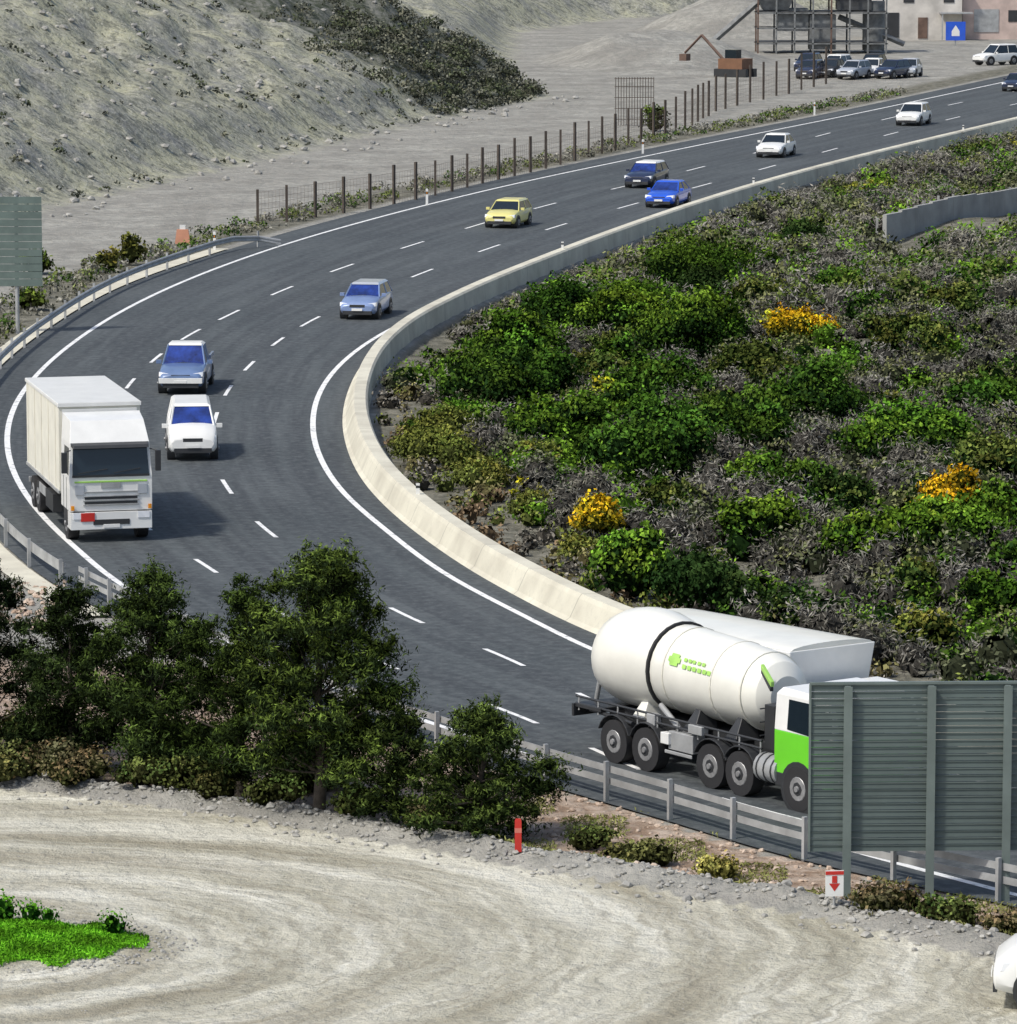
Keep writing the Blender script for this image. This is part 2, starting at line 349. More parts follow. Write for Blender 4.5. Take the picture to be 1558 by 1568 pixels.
# ---------------------------------------------------------------- vegetation
def leaf_mat(name):
    m=bpy.data.materials.new(name);m.use_nodes=True;nt=m.node_tree;nt.nodes.remove(nt.nodes['Principled BSDF'])
    a=attr(nt,'tint').outputs['Color'];d=nt.nodes.new('ShaderNodeBsdfDiffuse');L(nt,a,d.inputs[0]);L(nt,d.outputs[0],nt.nodes['Material Output'].inputs[0]);return m
LEAF=leaf_mat('foliage')
def leaf_obj(name,parts,loc=(0,0,0),mat=None,parent=None):
    C=np.concatenate([p[0] for p in parts]);Nn=np.concatenate([p[1] for p in parts]);S=np.concatenate([p[2] for p in parts]);K=np.concatenate([p[3] for p in parts])
    n=len(C);Nn=Nn/np.linalg.norm(Nn,axis=1,keepdims=True);r=rng.normal(size=(n,3));t=np.cross(Nn,r);t/=np.linalg.norm(t,axis=1,keepdims=True)+1e-9;bb=np.cross(Nn,t)
    t*=S[:,:1];bb*=S[:,1:2]
    V=np.stack([C-t-bb*.3,C-bb,C+t+bb*.2,C+bb],1).reshape(-1,3).astype(np.float32)
    me=bpy.data.meshes.new(name);me.vertices.add(4*n);me.vertices.foreach_set('co',V.ravel())
    me.loops.add(4*n);me.loops.foreach_set('vertex_index',np.arange(4*n,dtype=np.int32))
    me.polygons.add(n);me.polygons.foreach_set('loop_start',np.arange(n,dtype=np.int32)*4);me.polygons.foreach_set('loop_total',np.full(n,4,np.int32))
    me.update(calc_edges=True)
    a=me.color_attributes.new('tint','FLOAT_COLOR','POINT');kk=np.concatenate([np.clip(K,0,1),np.ones((n,1))],1);a.data.foreach_set('color',np.repeat(kk,4,0).astype(np.float32).ravel())
    me.materials.append(mat or LEAF)
    o=bpy.data.objects.new(name,me);o.location=loc;COLL.objects.link(o)
    if parent:o.parent=parent
    return o
def blob(c,r,per=60,size=.1,col=(.06,.12,.02),col2=None,lump=.22,zmin=-.35,core=True,jit=.45,asp=(.45,.8),lo=.72):
    r=np.array(r,float);n=max(12,int(per*4*math.pi*float(np.prod(r))**(2/3)))
    d=rng.normal(size=(n,3));d/=np.linalg.norm(d,axis=1,keepdims=True);d=d[d[:,2]>zmin];n=len(d)
    ph=rng.uniform(0,6.28,3);lf=1+lump*np.sin(4*d[:,0]+ph[0])*np.sin(4.5*d[:,1]+ph[1])+lump*.6*np.sin(8*d[:,2]+7*d[:,0]+ph[2])
    u=rng.random(n);rad=((lo+(1.06-lo)*u**1.3) if lo>.6 else (lo+(1.12-lo)*u**.7))*lf;C=np.array(c)+d*r*rad[:,None]
    Nn=d+.75*rng.normal(size=(n,3));s=size*rng.uniform(.6,1.4,n);S=np.stack([s,s*rng.uniform(asp[0],asp[1],n)],1)
    k=np.array(col)[None]*np.ones((n,1))
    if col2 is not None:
        w=np.clip(d[:,2]*.8+.25*rng.normal(size=n)+.1,0,1)[:,None];k=k*(1-w)+np.array(col2)*w  # painted light: col2 brightens upward leaves, undersides keep the dark col
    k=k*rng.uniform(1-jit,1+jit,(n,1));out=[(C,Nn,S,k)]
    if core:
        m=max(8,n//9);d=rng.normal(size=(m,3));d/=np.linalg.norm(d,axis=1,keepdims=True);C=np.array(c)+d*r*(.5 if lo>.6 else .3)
        out.append((C,d,np.full((m,2),float(np.mean(r))*(.42 if lo>.6 else .3)),np.array(col)[None]*np.full((m,1),.5)))  # inner leaves get darkened colour, painting shade inside the clump
    return out
def bush(name,x,y,w,h,col,col2,size=.075,per=95,sub=11,dep=None,parts=False):
    z=hz(x,y);P=[];dep=dep or w*.9
    for i in range(sub):
        a=i*2.4+random.uniform(-.7,.7);q=math.sqrt((i+.5)/sub)*random.uniform(.55,.85)
        bx,by=x+math.cos(a)*q*w/2,y+math.sin(a)*q*dep/2
        rr=w*random.uniform(.14,.26);bz=z+max(.2,(h-rr*.8)*(1-.8*q*q)*random.uniform(.6,1.08))
        f=random.uniform(.45,1.3);hu=random.uniform(.85,1.25)
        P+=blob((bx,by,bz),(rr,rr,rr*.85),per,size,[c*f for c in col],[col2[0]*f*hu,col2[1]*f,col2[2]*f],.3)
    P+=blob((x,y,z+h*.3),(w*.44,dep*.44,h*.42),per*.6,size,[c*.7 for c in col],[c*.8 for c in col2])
    return P if parts else leaf_obj(name,P)
DG=(.015,.036,.010);MG=(.08,.165,.02);BG=(.125,.25,.025);LG=(.20,.36,.035);OL=(.10,.12,.035);OY=(.22,.25,.05);OV=(.14,.18,.04);YEL=(.85,.55,.02)
GB=[(-.4,172,4.2,3.0,MG),(.3,186,4.6,2.8,BG),(2.8,200,5.0,2.6,MG),(8.4,216,5.6,3.1,MG),(7.2,188,5.0,3.0,BG),(4.9,197,4.2,2.5,LG),(10.6,167,4.6,2.7,MG),(13.0,155,4.6,2.4,BG),(1.9,162,4.2,2.2,BG),(4.6,155,4.8,2.6,MG),(12.1,136,4.2,2.0,LG),(3.4,131,2.7,2.2,LG),(7.6,140,3.2,1.8,LG),(13.2,126,3,1.7,BG),(9.9,135,2.6,1.7,LG),(8.6,160,2.6,1.8,MG),(6.0,207,4.2,2.2,BG),(11.2,203,3.6,1.9,OV),(5.8,176,4.0,2.1,MG),(9.4,178,3.8,1.9,OV),(1.2,178,3.4,2.2,MG),(15.6,183,3.6,1.8,OV),(16.8,167,3.4,1.9,MG),(15.2,148,3.2,1.7,OV),(5.0,146,2.2,1.1,OV),(9.2,148,2.6,1.4,MG),(14.8,209,3.4,1.7,MG),(18.5,197,3.4,1.7,OV),(19,217,3.6,1.6,MG),(11.5,226,3.2,1.6,BG),(-1.6,166.5,2.6,1.5,BG),(1.0,156.5,2.2,1.2,OY),(10.8,122,2.4,1.3,OY),(4.0,167,3.4,1.9,BG),(7.2,165,3.0,1.8,MG),(3.4,181,3.2,1.8,OV),(12.4,176,3.0,1.6,BG),(8.0,151,2.6,1.5,BG),(14.2,139,3.0,1.7,BG),(11.2,129.5,2.4,1.3,OV)]
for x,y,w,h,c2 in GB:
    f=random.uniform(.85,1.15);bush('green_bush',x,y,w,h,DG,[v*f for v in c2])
for x,y,w,h in [(14.9,237,3.4,2.3),(5.3,128.8,3.1,1.7),(7.6,125.8,2.4,1.3),(10.2,145.5,2.4,1.2),(-.6,176,3.0,2.4),(8.9,211,3.6,2.0)]: bush('dark_green_bush',x,y,w,h,DG,(.04,.075,.02))
for x,y,w,h in [(-2.4,159.5,3.4,1.5),(-2.3,164.5,2.6,1.5),(-.9,154,2.4,1.0),(.9,147,2.2,.9),(2.2,138.6,2.0,.8)]: bush('yellow_green_bush',x,y,w,h,OL,OY,.06,110)
for x,y,w,h in [(2.6,141.5,1.9,1.5),(11.5,188,2.9,1.9),(13.2,140.5,2.8,2.1),(3.5,175,1.7,1.5),(.6,150.5,1.4,.8),(10.6,192,1.4,1.2)]:
    bush('yellow_flowering_bush',x,y,w,h,(.14,.14,.02) if w>1.8 else OL,YEL if w>1.8 else (.6,.6,.03),.07,100,9)
for x,y,w,h in [(21.3,275,4.6,1.2),(25.4,287,4,1.1),(29.5,299,4.5,1.2),(34.5,314,5,1.3),(38.5,326,5,1.3)]:
    bush('yellow_green_bush',x,y,w,h,OL,(.3,.33,.05),.12,40,8)
P=[];cnt=0
for x,y,w,h,c2 in GB:
    for k in range(2):
        a=random.uniform(0,6.28);q=w*random.uniform(.55,.8);xx_,yy_=x+math.cos(a)*q,y+math.sin(a)*q*1.6
        if xx_<float(wallx(yy_))+(1.8 if yy_<190 else 4.5): continue
        P+=bush('',xx_,yy_,w*random.uniform(.35,.55),h*random.uniform(.35,.55),DG,random.choice([MG,OV,BG]),.075,80,5,parts=True)
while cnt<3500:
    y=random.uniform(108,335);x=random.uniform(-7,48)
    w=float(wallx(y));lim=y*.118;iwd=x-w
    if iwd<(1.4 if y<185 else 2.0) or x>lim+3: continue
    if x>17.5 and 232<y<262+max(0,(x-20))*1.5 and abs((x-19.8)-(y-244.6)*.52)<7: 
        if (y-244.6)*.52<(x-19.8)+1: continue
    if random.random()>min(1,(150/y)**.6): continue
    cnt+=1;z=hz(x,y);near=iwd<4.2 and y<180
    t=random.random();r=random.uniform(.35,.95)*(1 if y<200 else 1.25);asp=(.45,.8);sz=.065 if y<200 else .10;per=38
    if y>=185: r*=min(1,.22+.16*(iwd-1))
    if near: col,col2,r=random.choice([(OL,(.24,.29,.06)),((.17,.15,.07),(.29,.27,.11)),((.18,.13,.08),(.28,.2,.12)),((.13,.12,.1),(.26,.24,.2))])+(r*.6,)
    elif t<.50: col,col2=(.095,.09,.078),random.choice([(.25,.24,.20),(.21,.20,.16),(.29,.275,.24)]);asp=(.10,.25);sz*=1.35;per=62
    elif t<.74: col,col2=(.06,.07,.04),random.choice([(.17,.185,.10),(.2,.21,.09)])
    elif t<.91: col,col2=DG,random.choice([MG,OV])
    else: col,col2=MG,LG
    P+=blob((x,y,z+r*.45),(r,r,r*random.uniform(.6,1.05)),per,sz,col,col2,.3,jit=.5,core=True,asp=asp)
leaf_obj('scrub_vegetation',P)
P=[]
for i in range(520):
    y=random.uniform(188,400);rx=float(railx(y));off=random.uniform(1.6,4.8) if y>200 else random.uniform(1.6,4)
    x=rx-off;r=random.uniform(.2,.5);z=hz(x,y)
    col,col2=random.choice([(OL,(.19,.23,.08)),((.12,.12,.09),(.25,.24,.18)),(DG,(.11,.19,.04)),((.17,.17,.14),(.3,.29,.25))])
    P+=blob((x,y,z+r*.3),(r*1.2,r*1.2,r*.8),26,.09,col,col2,core=False)
for i in range(1100):
    if i<420:
        t=random.random();a,b2=(SPUR[0],SPUR[1]) if random.random()<.5 else (SPUR[1],SPUR[2])
        x=a[0]+(b2[0]-a[0])*t+random.gauss(0,2.8);y=a[1]+(b2[1]-a[1])*t+random.gauss(0,10)
    else: x=random.uniform(-45,4);y=random.uniform(262,395)
    xa,ya=np.array([x]),np.array([y])
    if polydist(xa,ya,TOE)[0]<1: continue
    r=random.uniform(.3,1.0)*(1 if i<420 else .42);z=hz(x,y)
    P+=blob((x,y,z+r*.3),(r*1.2,r*1.2,r*.8),18,.12,(.05,.055,.04),random.choice([(.11,.13,.07),(.17,.175,.14),(.22,.22,.16)]),core=False)
leaf_obj('verge_vegetation',P)
for x,y,w,h in [(-18.8,236,1.9,1.8),(-19.6,232,1.6,1.2),(10.6,345,2.6,2.2),(-23,231,2,1.3),(-21.5,213,1.8,1.0)]:
    bush('roadside_shrub',x,y,w,h,(.05,.06,.02),random.choice([(.24,.24,.05),(.12,.2,.03)]),.1,40,7)
bark,nt,b=new_mat('bark');n=noise(nt,objco(nt),6,4);L(nt,ramp(nt,n,[(.3,(.035,.028,.022)),(.7,(.11,.09,.07))]),b.inputs['Base Color']);b.inputs['Roughness'].default_value=.95
def tree(name,x,y,h,w,zb,col,col2,nb=40,lean=0,size=.058,per=240):
    z0=hz(x,y);e=empty(name,(x,y,z0));mb=MB()
    pts=[Vector((0,0,-.1))];k=6
    for i in range(1,k+1): pts.append(Vector((lean*i/k+random.uniform(-.06,.06),random.uniform(-.06,.06),h*.9*i/k)))
    r0=.05+h*.018
    for i in range(k): mb.cyl(pts[i],pts[i+1],r0*(1-i/(k+.5)),r0*(1-(i+1)/(k+.5)),bark,8,cap=False)
    P=[];ax=random.uniform(0,6)
    for i in range(nb):
        t=(i+.5)/nb;t=t**.9;zz=zb+(h-zb)*t
        prof=math.sin(math.pi*min(1,.22+.72*t))**.6*(1.0 if t<.5 else 1-.35*(t-.5)/.5)
        a=i*2.4+random.uniform(-.6,.6);q=prof*w/2*(random.uniform(.5,1.0) if i%3 else random.uniform(.1,.4))*(1+.16*math.sin(2*a+ax))
        rr=random.uniform(.30,.56)*(w/4.4)**.5*(1.12-.4*t)
        c=Vector((lean*t+math.cos(a)*q,math.sin(a)*q,zz+random.uniform(-.2,.2)))
        s=pts[min(k,max(1,int((zz*.8)/(h*.9)*k)))];mid=(s+c)/2+Vector((0,0,-.06));br=.03*(1.2-t)
        mb.cyl(s,mid,br,br*.7,bark,5,cap=False);mb.cyl(mid,c,br*.7,br*.3,bark,5,cap=False)
        f=random.uniform(.45,1.4)
        an=(rr*random.uniform(.8,1.5),rr*random.uniform(.8,1.5),rr*random.uniform(.5,.85))
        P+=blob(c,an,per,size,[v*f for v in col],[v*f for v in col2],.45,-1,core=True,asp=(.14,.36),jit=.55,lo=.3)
        for j in range(5):
            v=Vector((random.gauss(0,1),random.gauss(0,1),random.gauss(.3,.7))).normalized()
            P+=blob(c+v*rr*random.uniform(.9,1.25),(rr*random.uniform(.25,.5),rr*random.uniform(.25,.5),rr*random.uniform(.3,.6)),per*.9,size*.9,[v2*f for v2 in col],[v2*f*1.15 for v2 in col2],.4,-1,core=False,asp=(.14,.36),lo=.2)
    mb.build('trunk_and_limbs',parent=e);leaf_obj('crown',P,parent=e);return e
TD=(.020,.032,.012);TL=(.115,.165,.03)
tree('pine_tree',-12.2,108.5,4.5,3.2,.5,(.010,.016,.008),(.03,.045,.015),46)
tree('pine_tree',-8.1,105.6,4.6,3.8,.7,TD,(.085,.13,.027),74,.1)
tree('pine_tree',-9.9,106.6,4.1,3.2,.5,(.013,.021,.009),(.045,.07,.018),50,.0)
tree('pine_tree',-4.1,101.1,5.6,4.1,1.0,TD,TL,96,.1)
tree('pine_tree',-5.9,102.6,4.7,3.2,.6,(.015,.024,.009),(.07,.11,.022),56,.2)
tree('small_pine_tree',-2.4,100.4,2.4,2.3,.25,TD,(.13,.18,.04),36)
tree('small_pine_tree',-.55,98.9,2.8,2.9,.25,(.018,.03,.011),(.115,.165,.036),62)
for x,y,w,h in [(-11.3,104.9,2.2,.8),(-10.2,105.3,2.2,1.0),(-9.8,104.6,2.0,.7),(-8.0,103.6,1.6,.7),(-7.0,103.8,2.0,1.0),(-6.3,102.9,1.6,.8),(-5,101.9,1.6,.8),(-3.2,100.6,1.6,.8),(-1.6,99.3,1.3,.7),(2.6,96.6,1.6,.5),(8.6,91.2,1.6,.5),(7.4,91.8,1.6,.45),(9.8,90.2,1.5,.5),(-7.4,107.5,2.4,1.2),(-4.4,104.5,2.4,1.2),(-11,108.5,2.6,1.3),(1.8,98.3,1.4,.5)]:
    bush('low_shrub',x,y,w,h,(.05,.055,.02),random.choice([(.19,.21,.07),(.2,.17,.09),(.13,.19,.05)]),.045,130,8)
bush('dry_grass_tussock',4.3,95.2,1.3,.5,(.2,.19,.05),(.46,.42,.12),.04,160,7)
def blades(n,fx,col,h=.14):
    p=np.array([fx() for _ in range(n)]);z=height(p[:,0],p[:,1]);C=np.stack([p[:,0],p[:,1],z+h*.4],1)
    Nn=rng.normal(size=(n,3));S=np.stack([np.full(n,h*.14),rng.uniform(.6,1.3,n)*h*.6],1)
    cl=.65+.5*(np.sin(3.1*p[:,0]+1)*np.sin(4*p[:,1])+.6)
    k=np.array(col)[None]*(rng.uniform(.5,1.4,n)*cl)[:,None];return [(C,Nn,S,k)]
def inpatch():
    while 1:
        x,y=random.uniform(-13.5,-6.8),random.uniform(87,91.5)
        if math.hypot((x+10.2)/3.3,(y-89.3)/1.8)*(1+.2*math.sin(5*x)*math.sin(3*y))<1: return x,y
P=blades(16000,inpatch,(.13,.36,.02),.11)
for x,y,r in [(-9.9,91.0,.42),(-9.3,90.8,.3),(-7.6,90.0,.34),(-10.4,91.1,.3),(-8.9,90.6,.2)]: P+=blob((x,y,hz(x,y)+.2),(r,r,r*.9),150,.04,(.02,.08,.01),(.12,.32,.02))
leaf_obj('grass_patch',P)
def inrub():
    while 1:
        y=random.uniform(88,104);x=random.uniform(-2,12)
        rx=float(railx(y));d=polydist(np.array([x]),np.array([y]),DIRT)[0]
        if rx-x>.1 and d>1.0 and math.sin(2*x+1)*math.sin(1.3*y)>.1: return x,y
leaf_obj('roadside_grass',blades(5000,inrub,(.22,.23,.08),.12))

rockm=[]
for nm,c1,c2 in (('grey_rock',(.22,.215,.20),(.44,.43,.39)),('reddish_rock',(.34,.24,.17),(.58,.48,.39))):
    m,nt,b=new_mat(nm);n=noise(nt,objco(nt),3,4);L(nt,ramp(nt,n,[(.3,c1),(.7,c2)]),b.inputs['Base Color']);b.inputs['Roughness'].default_value=.95;rockm.append(m)
def rocks(name,pts,mat):
    mb=MB();t=(1+5**.5)/2
    iv=[Vector(v).normalized() for v in [(-1,t,0),(1,t,0),(-1,-t,0),(1,-t,0),(0,-1,t),(0,1,t),(0,-1,-t),(0,1,-t),(t,0,-1),(t,0,1),(-t,0,-1),(-t,0,1)]]
    fc=[(0,11,5),(0,5,1),(0,1,7),(0,7,10),(0,10,11),(1,5,9),(5,11,4),(11,10,2),(10,7,6),(7,1,8),(3,9,4),(3,4,2),(3,2,6),(3,6,8),(3,8,9),(4,9,5),(2,4,11),(6,2,10),(8,6,7),(9,8,1)]
    for x,y,r in pts:
        z=hz(x,y);R=Matrix.Rotation(random.uniform(0,6),3,'Z')
        mb.add([Vector((x,y,z+r*.25))+R@Vector((v.x*r*random.uniform(.7,1.4),v.y*r*random.uniform(.7,1.2),v.z*r*random.uniform(.5,.9))) for v in iv],fc,mat)
    return mb.build(name)
P1=[];P2=[];P3=[]
D2=[(Vector(a),Vector(b2)) for a,b2 in zip(DIRT[1:-2],DIRT[2:-1])]
for i in range(1500):
    a,b2=random.choice(D2);t=random.random();p=a.lerp(b2,t);d=(b2-a).normalized();n=Vector((-d.y,d.x));o=random.gauss(.45,.5)
    q=p+n*o;P1.append((q.x,q.y,random.uniform(.015,.08)*(1.6 if random.random()<.06 else 1)))
for i in range(1300):
    y=random.uniform(90,106);x=random.uniform(-2,9.5);rx=float(railx(y));d=polydist(np.array([x]),np.array([y]),DIRT)[0]
    if rx-x>.2 and d>.8: P2.append((x,y,random.uniform(.02,.09)))
for i in range(160): P2.append((random.uniform(-15,-12.5),random.uniform(126,134),random.uniform(.04,.16)))
for i in range(450):
    a=random.uniform(0,6.28);r=random.uniform(.95,1.25);P1.append((-10.2+3.4*r*math.cos(a),89.3+1.9*r*math.sin(a),random.uniform(.012,.05)))
for i in range(300): P1.append((random.uniform(-11,9),random.uniform(84,99),random.uniform(.01,.03)))
for i in range(900):
    x=random.uniform(-45,6);y=random.uniform(258,395)
    if polydist(np.array([x]),np.array([y]),TOE)[0]>-3: P3.append((x,y,random.uniform(.08,.32)))
rocks('gravel_berm_stones',P1,rockm[0]);rocks('reddish_rubble',P2,rockm[1]);rocks('hillside_stones',P3,rockm[0])

# ---------------------------------------------------------------- fence
fence=curve([(-13.7,260),(-11.1,265.4),(-8.5,270.9),(-5.1,279.5),(-1.4,292.5),(2.6,306.5),(6.9,322.8),(12.5,346),(16.6,372),(22,392),(27,410)])
wood=paint('weathered_post',(.10,.08,.065),.9,0,.4)
wire=paint('rusty_wire_mesh',(.2,.16,.13),.8,0,.3)
mb=MB();y=260.;pts=[]
while y<412:
    pts.append((float(fence(y)),y));y+=3.0+(y-260)*.013
for i,(x,y) in enumerate(pts):
    h=2.15+(y-260)*.007+random.uniform(-.15,.15);z=hz(x,y)
    mb.box((x,y,z+h/2-.1),(.14,.14,h),wood,random.uniform(0,1))
    if i:
        px,py=pts[i-1];pz=hz(px,py)
        for hh in (.3,.6,.9,1.2,1.5,1.85): mb.beam((px,py,pz+hh),(x,y,z+hh),.011,wire)
        for k in range(1,8): t=k/8;mb.beam((px+(x-px)*t,py+(y-py)*t,z+.05),(px+(x-px)*t,py+(y-py)*t,z+1.85),.008,wire)
mb.build('post_and_wire_fence')
mb=MB()
for i in range(15): mb.box((7.9+i*.2,352,1.7),(.05,.05,3.6),wood)
for z in (.4,1.2,2,2.8,3.4): mb.box((9.25,352.06,z),(2.9,.04,.05),wire)
mb.build('mesh_gate_panel')

def delineator(x,y,red=False):
    mb=MB();h=.95 if not red else .65
    mb.box((0,0,h/2),(.14,.09,h),WHITE if not red else RED)
    mb.hexa([(-.07,-.045,h),(.07,-.045,h),(.07,.045,h),(-.07,.045,h)],[(-.05,-.04,h+.06),(.05,-.04,h+.06),(.05,.04,h+.02),(-.05,.04,h+.02)],WHITE if not red else RED)
    if not red: mb.box((0,0,h*.8),(.146,.096,.16),DARK);mb.box((0,-.05,h*.8),(.05,.01,.1),AMBER)
    else: mb.box((0,0,h*.7),(.146,.096,.1),paint('pink_band',(.7,.2,.15)))
    mb.build('delineator_post' if not red else 'red_marker_post',(x,y,hz(x,y)))
for x,y in [(-4.7,274.4),(9.0,319.6),(23.4,365.2)]: delineator(x,y)
for yy_ in (147,236.5,281.5,333.5):
    mb=MB();mb.box((0,0,.17),(.12,.08,.34),WHITE);mb.box((0,0,.24),(.126,.086,.08),DARK);mb.build('barrier_marker_post',(float(wallx(yy_))+.62,yy_,.74))
for x,y in [(-15.1,244.2),(-16.1,145.5)]: delineator(x,y)
delineator(.2,97.0,True)
mb=MB();mb.cyl((0,0,0),(0,0,.75),.025,.025,STEEL,8);mb.box((0,-.03,.5),(.36,.02,.52),WHITE)
mb.add([(-.11,-.045,.5),(.11,-.045,.5),(0,-.045,.34)],[(0,2,1)],RED);mb.box((0,-.044,.58),(.1,.01,.14),RED);mb.box((0,-.045,.71),(.36,.012,.07),RED)
mb.build('small_warning_sign',(6.4,91.7,hz(6.4,91.7)),.1)

# ---------------------------------------------------------------- sign backs
slat=paint('grey_green_aluminium',(.115,.15,.14),.55,.1,.3,scale=.7)
slat2=paint('grey_green_aluminium_edge',(.17,.21,.195),.5,.1,.25)
mb=MB();W=8.2;z0,z1=1.0,4.38;n=24
for i in range(n):
    za=z0+(z1-z0)*i/n;zb=z0+(z1-z0)*(i+1)/n-.012
    mb.hexa([(0,0,za),(W,0,za),(W,.05,za),(0,.05,za)],[(0,.014,zb),(W,.014,zb),(W,.05,zb),(0,.05,zb)],slat)
    mb.box((W/2,-.004,zb-.012),(W,.012,.014),slat2 if i%2 else slat)
for px in (.72,2.38,3.9,5.6,7.3):
    mb.box((px,-.09,z1/2-.1),(.11,.12,z1+.15),slat2);mb.box((px,-.155,z1/2-.1),(.17,.014,z1+.15),slat2)
mb.box((W/2,.0,z1+.02),(W+.06,.08,.05),slat2);mb.box((-.02,.0,(z0+z1)/2),(.04,.08,z1-z0),slat2)
mb.build('highway_sign_board',(6.0,93.0,0),.035)
sg=paint('sign_back_green',(.15,.20,.18),.5,.1)
mb=MB();mb.cyl((0,0,-.1),(0,0,5.9),.09,.08,STEEL,10)
for i in range(12): mb.box((-.05,-.1,2.0+.32*i+.16),(2.3,.04,.30),sg)
mb.build('road_sign',(-21,203,0))
mb=MB();mb.cyl((0,0,-.1),(0,0,1.8),.05,.05,STEEL,8);mb.box((0,-.05,1.6),(.7,.03,.7),STEEL);mb.build('traffic_sign',(-22.6,207,0),.2)

# ---------------------------------------------------------------- vehicles
def car(name,x,y,body,glass=SKYGLASS,kind='hatch',Ln=4.1,W=1.72,H=1.45,roof=None,rz=None,z=.0):
    mb=MB();roof=roof or body;hw=W/2;tall=(H-1.45)
    bt=.0+tall*.35
    if kind=='van': st=[(-.5,.3,1.0,.9),(-.48,.24,1.1,.97),(0,.22,1.1,1),(.3,.22,1.05,1),(.42,.24,.95,.97),(.49,.3,.72,.9),(.5,.4,.6,.84)]
    elif kind=='sedan': st=[(-.5,.36,.8,.82),(-.48,.27,.93,.92),(-.35,.22,.96,.98),(0,.2,.93,1),(.2,.2,.92,1),(.3,.22,.87,.98),(.43,.25,.76,.94),(.485,.3,.66,.87),(.5,.38,.58,.8)]
    else: st=[(-.5,.36,.85,.84),(-.48,.27,.95,.93),(-.3,.22,.97,.99),(0,.2,.95,1),(.2,.2,.93,1),(.3,.22,.9,.98),(.43,.25,.8,.94),(.485,.3,.68,.87),(.5,.38,.6,.8)]
    rings=[]
    for sx,zb,zt,wf in st:
        w=hw*wf;zt+=bt;zb+=tall*.15
        h=[(w*.88,zb),(w,zb+.14),(w,zb+(zt-zb)*.62),(w*.955,zt-.07),(w*.85,zt-.005),(w*.45,zt+.03),(0,zt+.04)]
        rings.append([(sx*Ln,-a,b2) for a,b2 in h]+[(sx*Ln,a,b2) for a,b2 in reversed(h[:-1])])
    mb.loft(rings,body)
    zb=.92+bt
    if kind=='sedan': xf,xf2,xr2,xr=.2,.04,-.22,-.38
    elif kind=='van': xf,xf2,xr2,xr=.33,.17,-.47,-.495
    elif kind=='pickup': xf,xf2,xr2,xr=.2,.06,-.13,-.17
    else: xf,xf2,xr2,xr=.22,.05,-.38,-.47
    bw,rw=hw*.9,hw*.72
    zr=H-.07
    B=[(xr*Ln,-bw,zb),(xf*Ln,-bw,zb-.03),(xf*Ln,bw,zb-.03),(xr*Ln,bw,zb)];T=[(xr2*Ln,-rw,zr),(xf2*Ln,-rw,zr),(xf2*Ln,rw,zr),(xr2*Ln,rw,zr)]
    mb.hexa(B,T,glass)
    side=body if kind=='van' else GLASS
    for s in (-1,1):
        q=lambda X,f:(X,s*(bw+(rw-bw)*f+.012),zb+(zr-zb)*f)
        mb.add([q(xr*Ln+.16,.1),q(xf*Ln-.22,.06),q(xf2*Ln-.05,.93),q(xr2*Ln+.05,.93)],[(0,1,2,3) if s<0 else (3,2,1,0)],side)
        if kind=='van':
            q2=lambda X,f:(X,s*(bw+(rw-bw)*f+.02),zb+(zr-zb)*f)
            mb.add([q2(.12*Ln,.1),q2(xf*Ln-.3,.08),q2(xf2*Ln-.1,.85),q2(.05*Ln,.85)],[(0,1,2,3) if s<0 else (3,2,1,0)],GLASS)
    e=.05
    mb.hexa([(xr2*Ln-e,-rw-e,zr-.02),(xf2*Ln+e,-rw-e,zr-.02),(xf2*Ln+e,rw+e,zr-.02),(xr2*Ln-e,rw+e,zr-.02)],[(xr2*Ln+.05,-rw+.06,H),(xf2*Ln-.08,-rw+.06,H),(xf2*Ln-.08,rw-.06,H),(xr2*Ln+.05,rw-.06,H)],roof)
    for i in range(4): mb.beam(B[i],T[i],.055,body)
    for s in (-1,1):
        xm=(xf2+xr2)/2*Ln;mb.beam((xm,s*(bw+.01),zb),(xm,s*(rw+.01),zr),.045,body)
        mb.box((xf*Ln-.22,s*(hw+.08),zb+.07),(.12,.2,.14),body)
        zl=.66+bt
        mb.hexa([(.455*Ln,s*hw*.5,zl-.09),(.497*Ln,s*hw*.5,zl-.09),(.47*Ln,s*hw*.93,zl-.07),(.41*Ln,s*hw*.95,zl-.07)],[(.455*Ln,s*hw*.5,zl+.06),(.485*Ln,s*hw*.5,zl+.04),(.458*Ln,s*hw*.93,zl+.09),(.41*Ln,s*hw*.95,zl+.1)],LAMP)
        mb.box((.487*Ln,s*hw*.62,.36+bt*.5),(.06,.26,.1),DARK)
        mb.box((-.492*Ln,s*hw*.72,.78+bt),(.05,.22,.2),RED)
        r=.31+tall*.18
        for wx in (.31,-.3):
            mb.cyl((wx*Ln,s*(hw*.7),r+.01),(wx*Ln,s*(hw+.006),r+.01),r+.07,r+.07,DARK,20)
            mb.wheel(wx*Ln,s*(hw-.09),r,.21,s)
    mb.box((.493*Ln,0,.6+bt),(.06,hw*.8,.13),DARK);mb.box((.493*Ln,0,.32+bt*.4),(.08,hw*1.5,.17),DARK)
    mb.box((.512*Ln,0,.46+bt*.5),(.02,.48,.11),WHITE)
    mb.beam((xf*Ln-.02,-.5,zb+.03),(xf*Ln-.1,.15,zb+.07),.014,DARK)
    if kind=='pickup':
        mb.box((-.335*Ln,0,.965+bt),(.27*Ln,W*.8,.03),DARK)
        for s in (-1,1): mb.box((-.335*Ln,s*hw*.92,1.0+bt),(.31*Ln,.09,.14),body)
        mb.box((.5*Ln,0,.46+tall*.3),(.12,W*.92,.2),WHITE)
    rz=heading(y) if rz is None else rz
    return mb.build(name,(x,y,z),rz,.02)
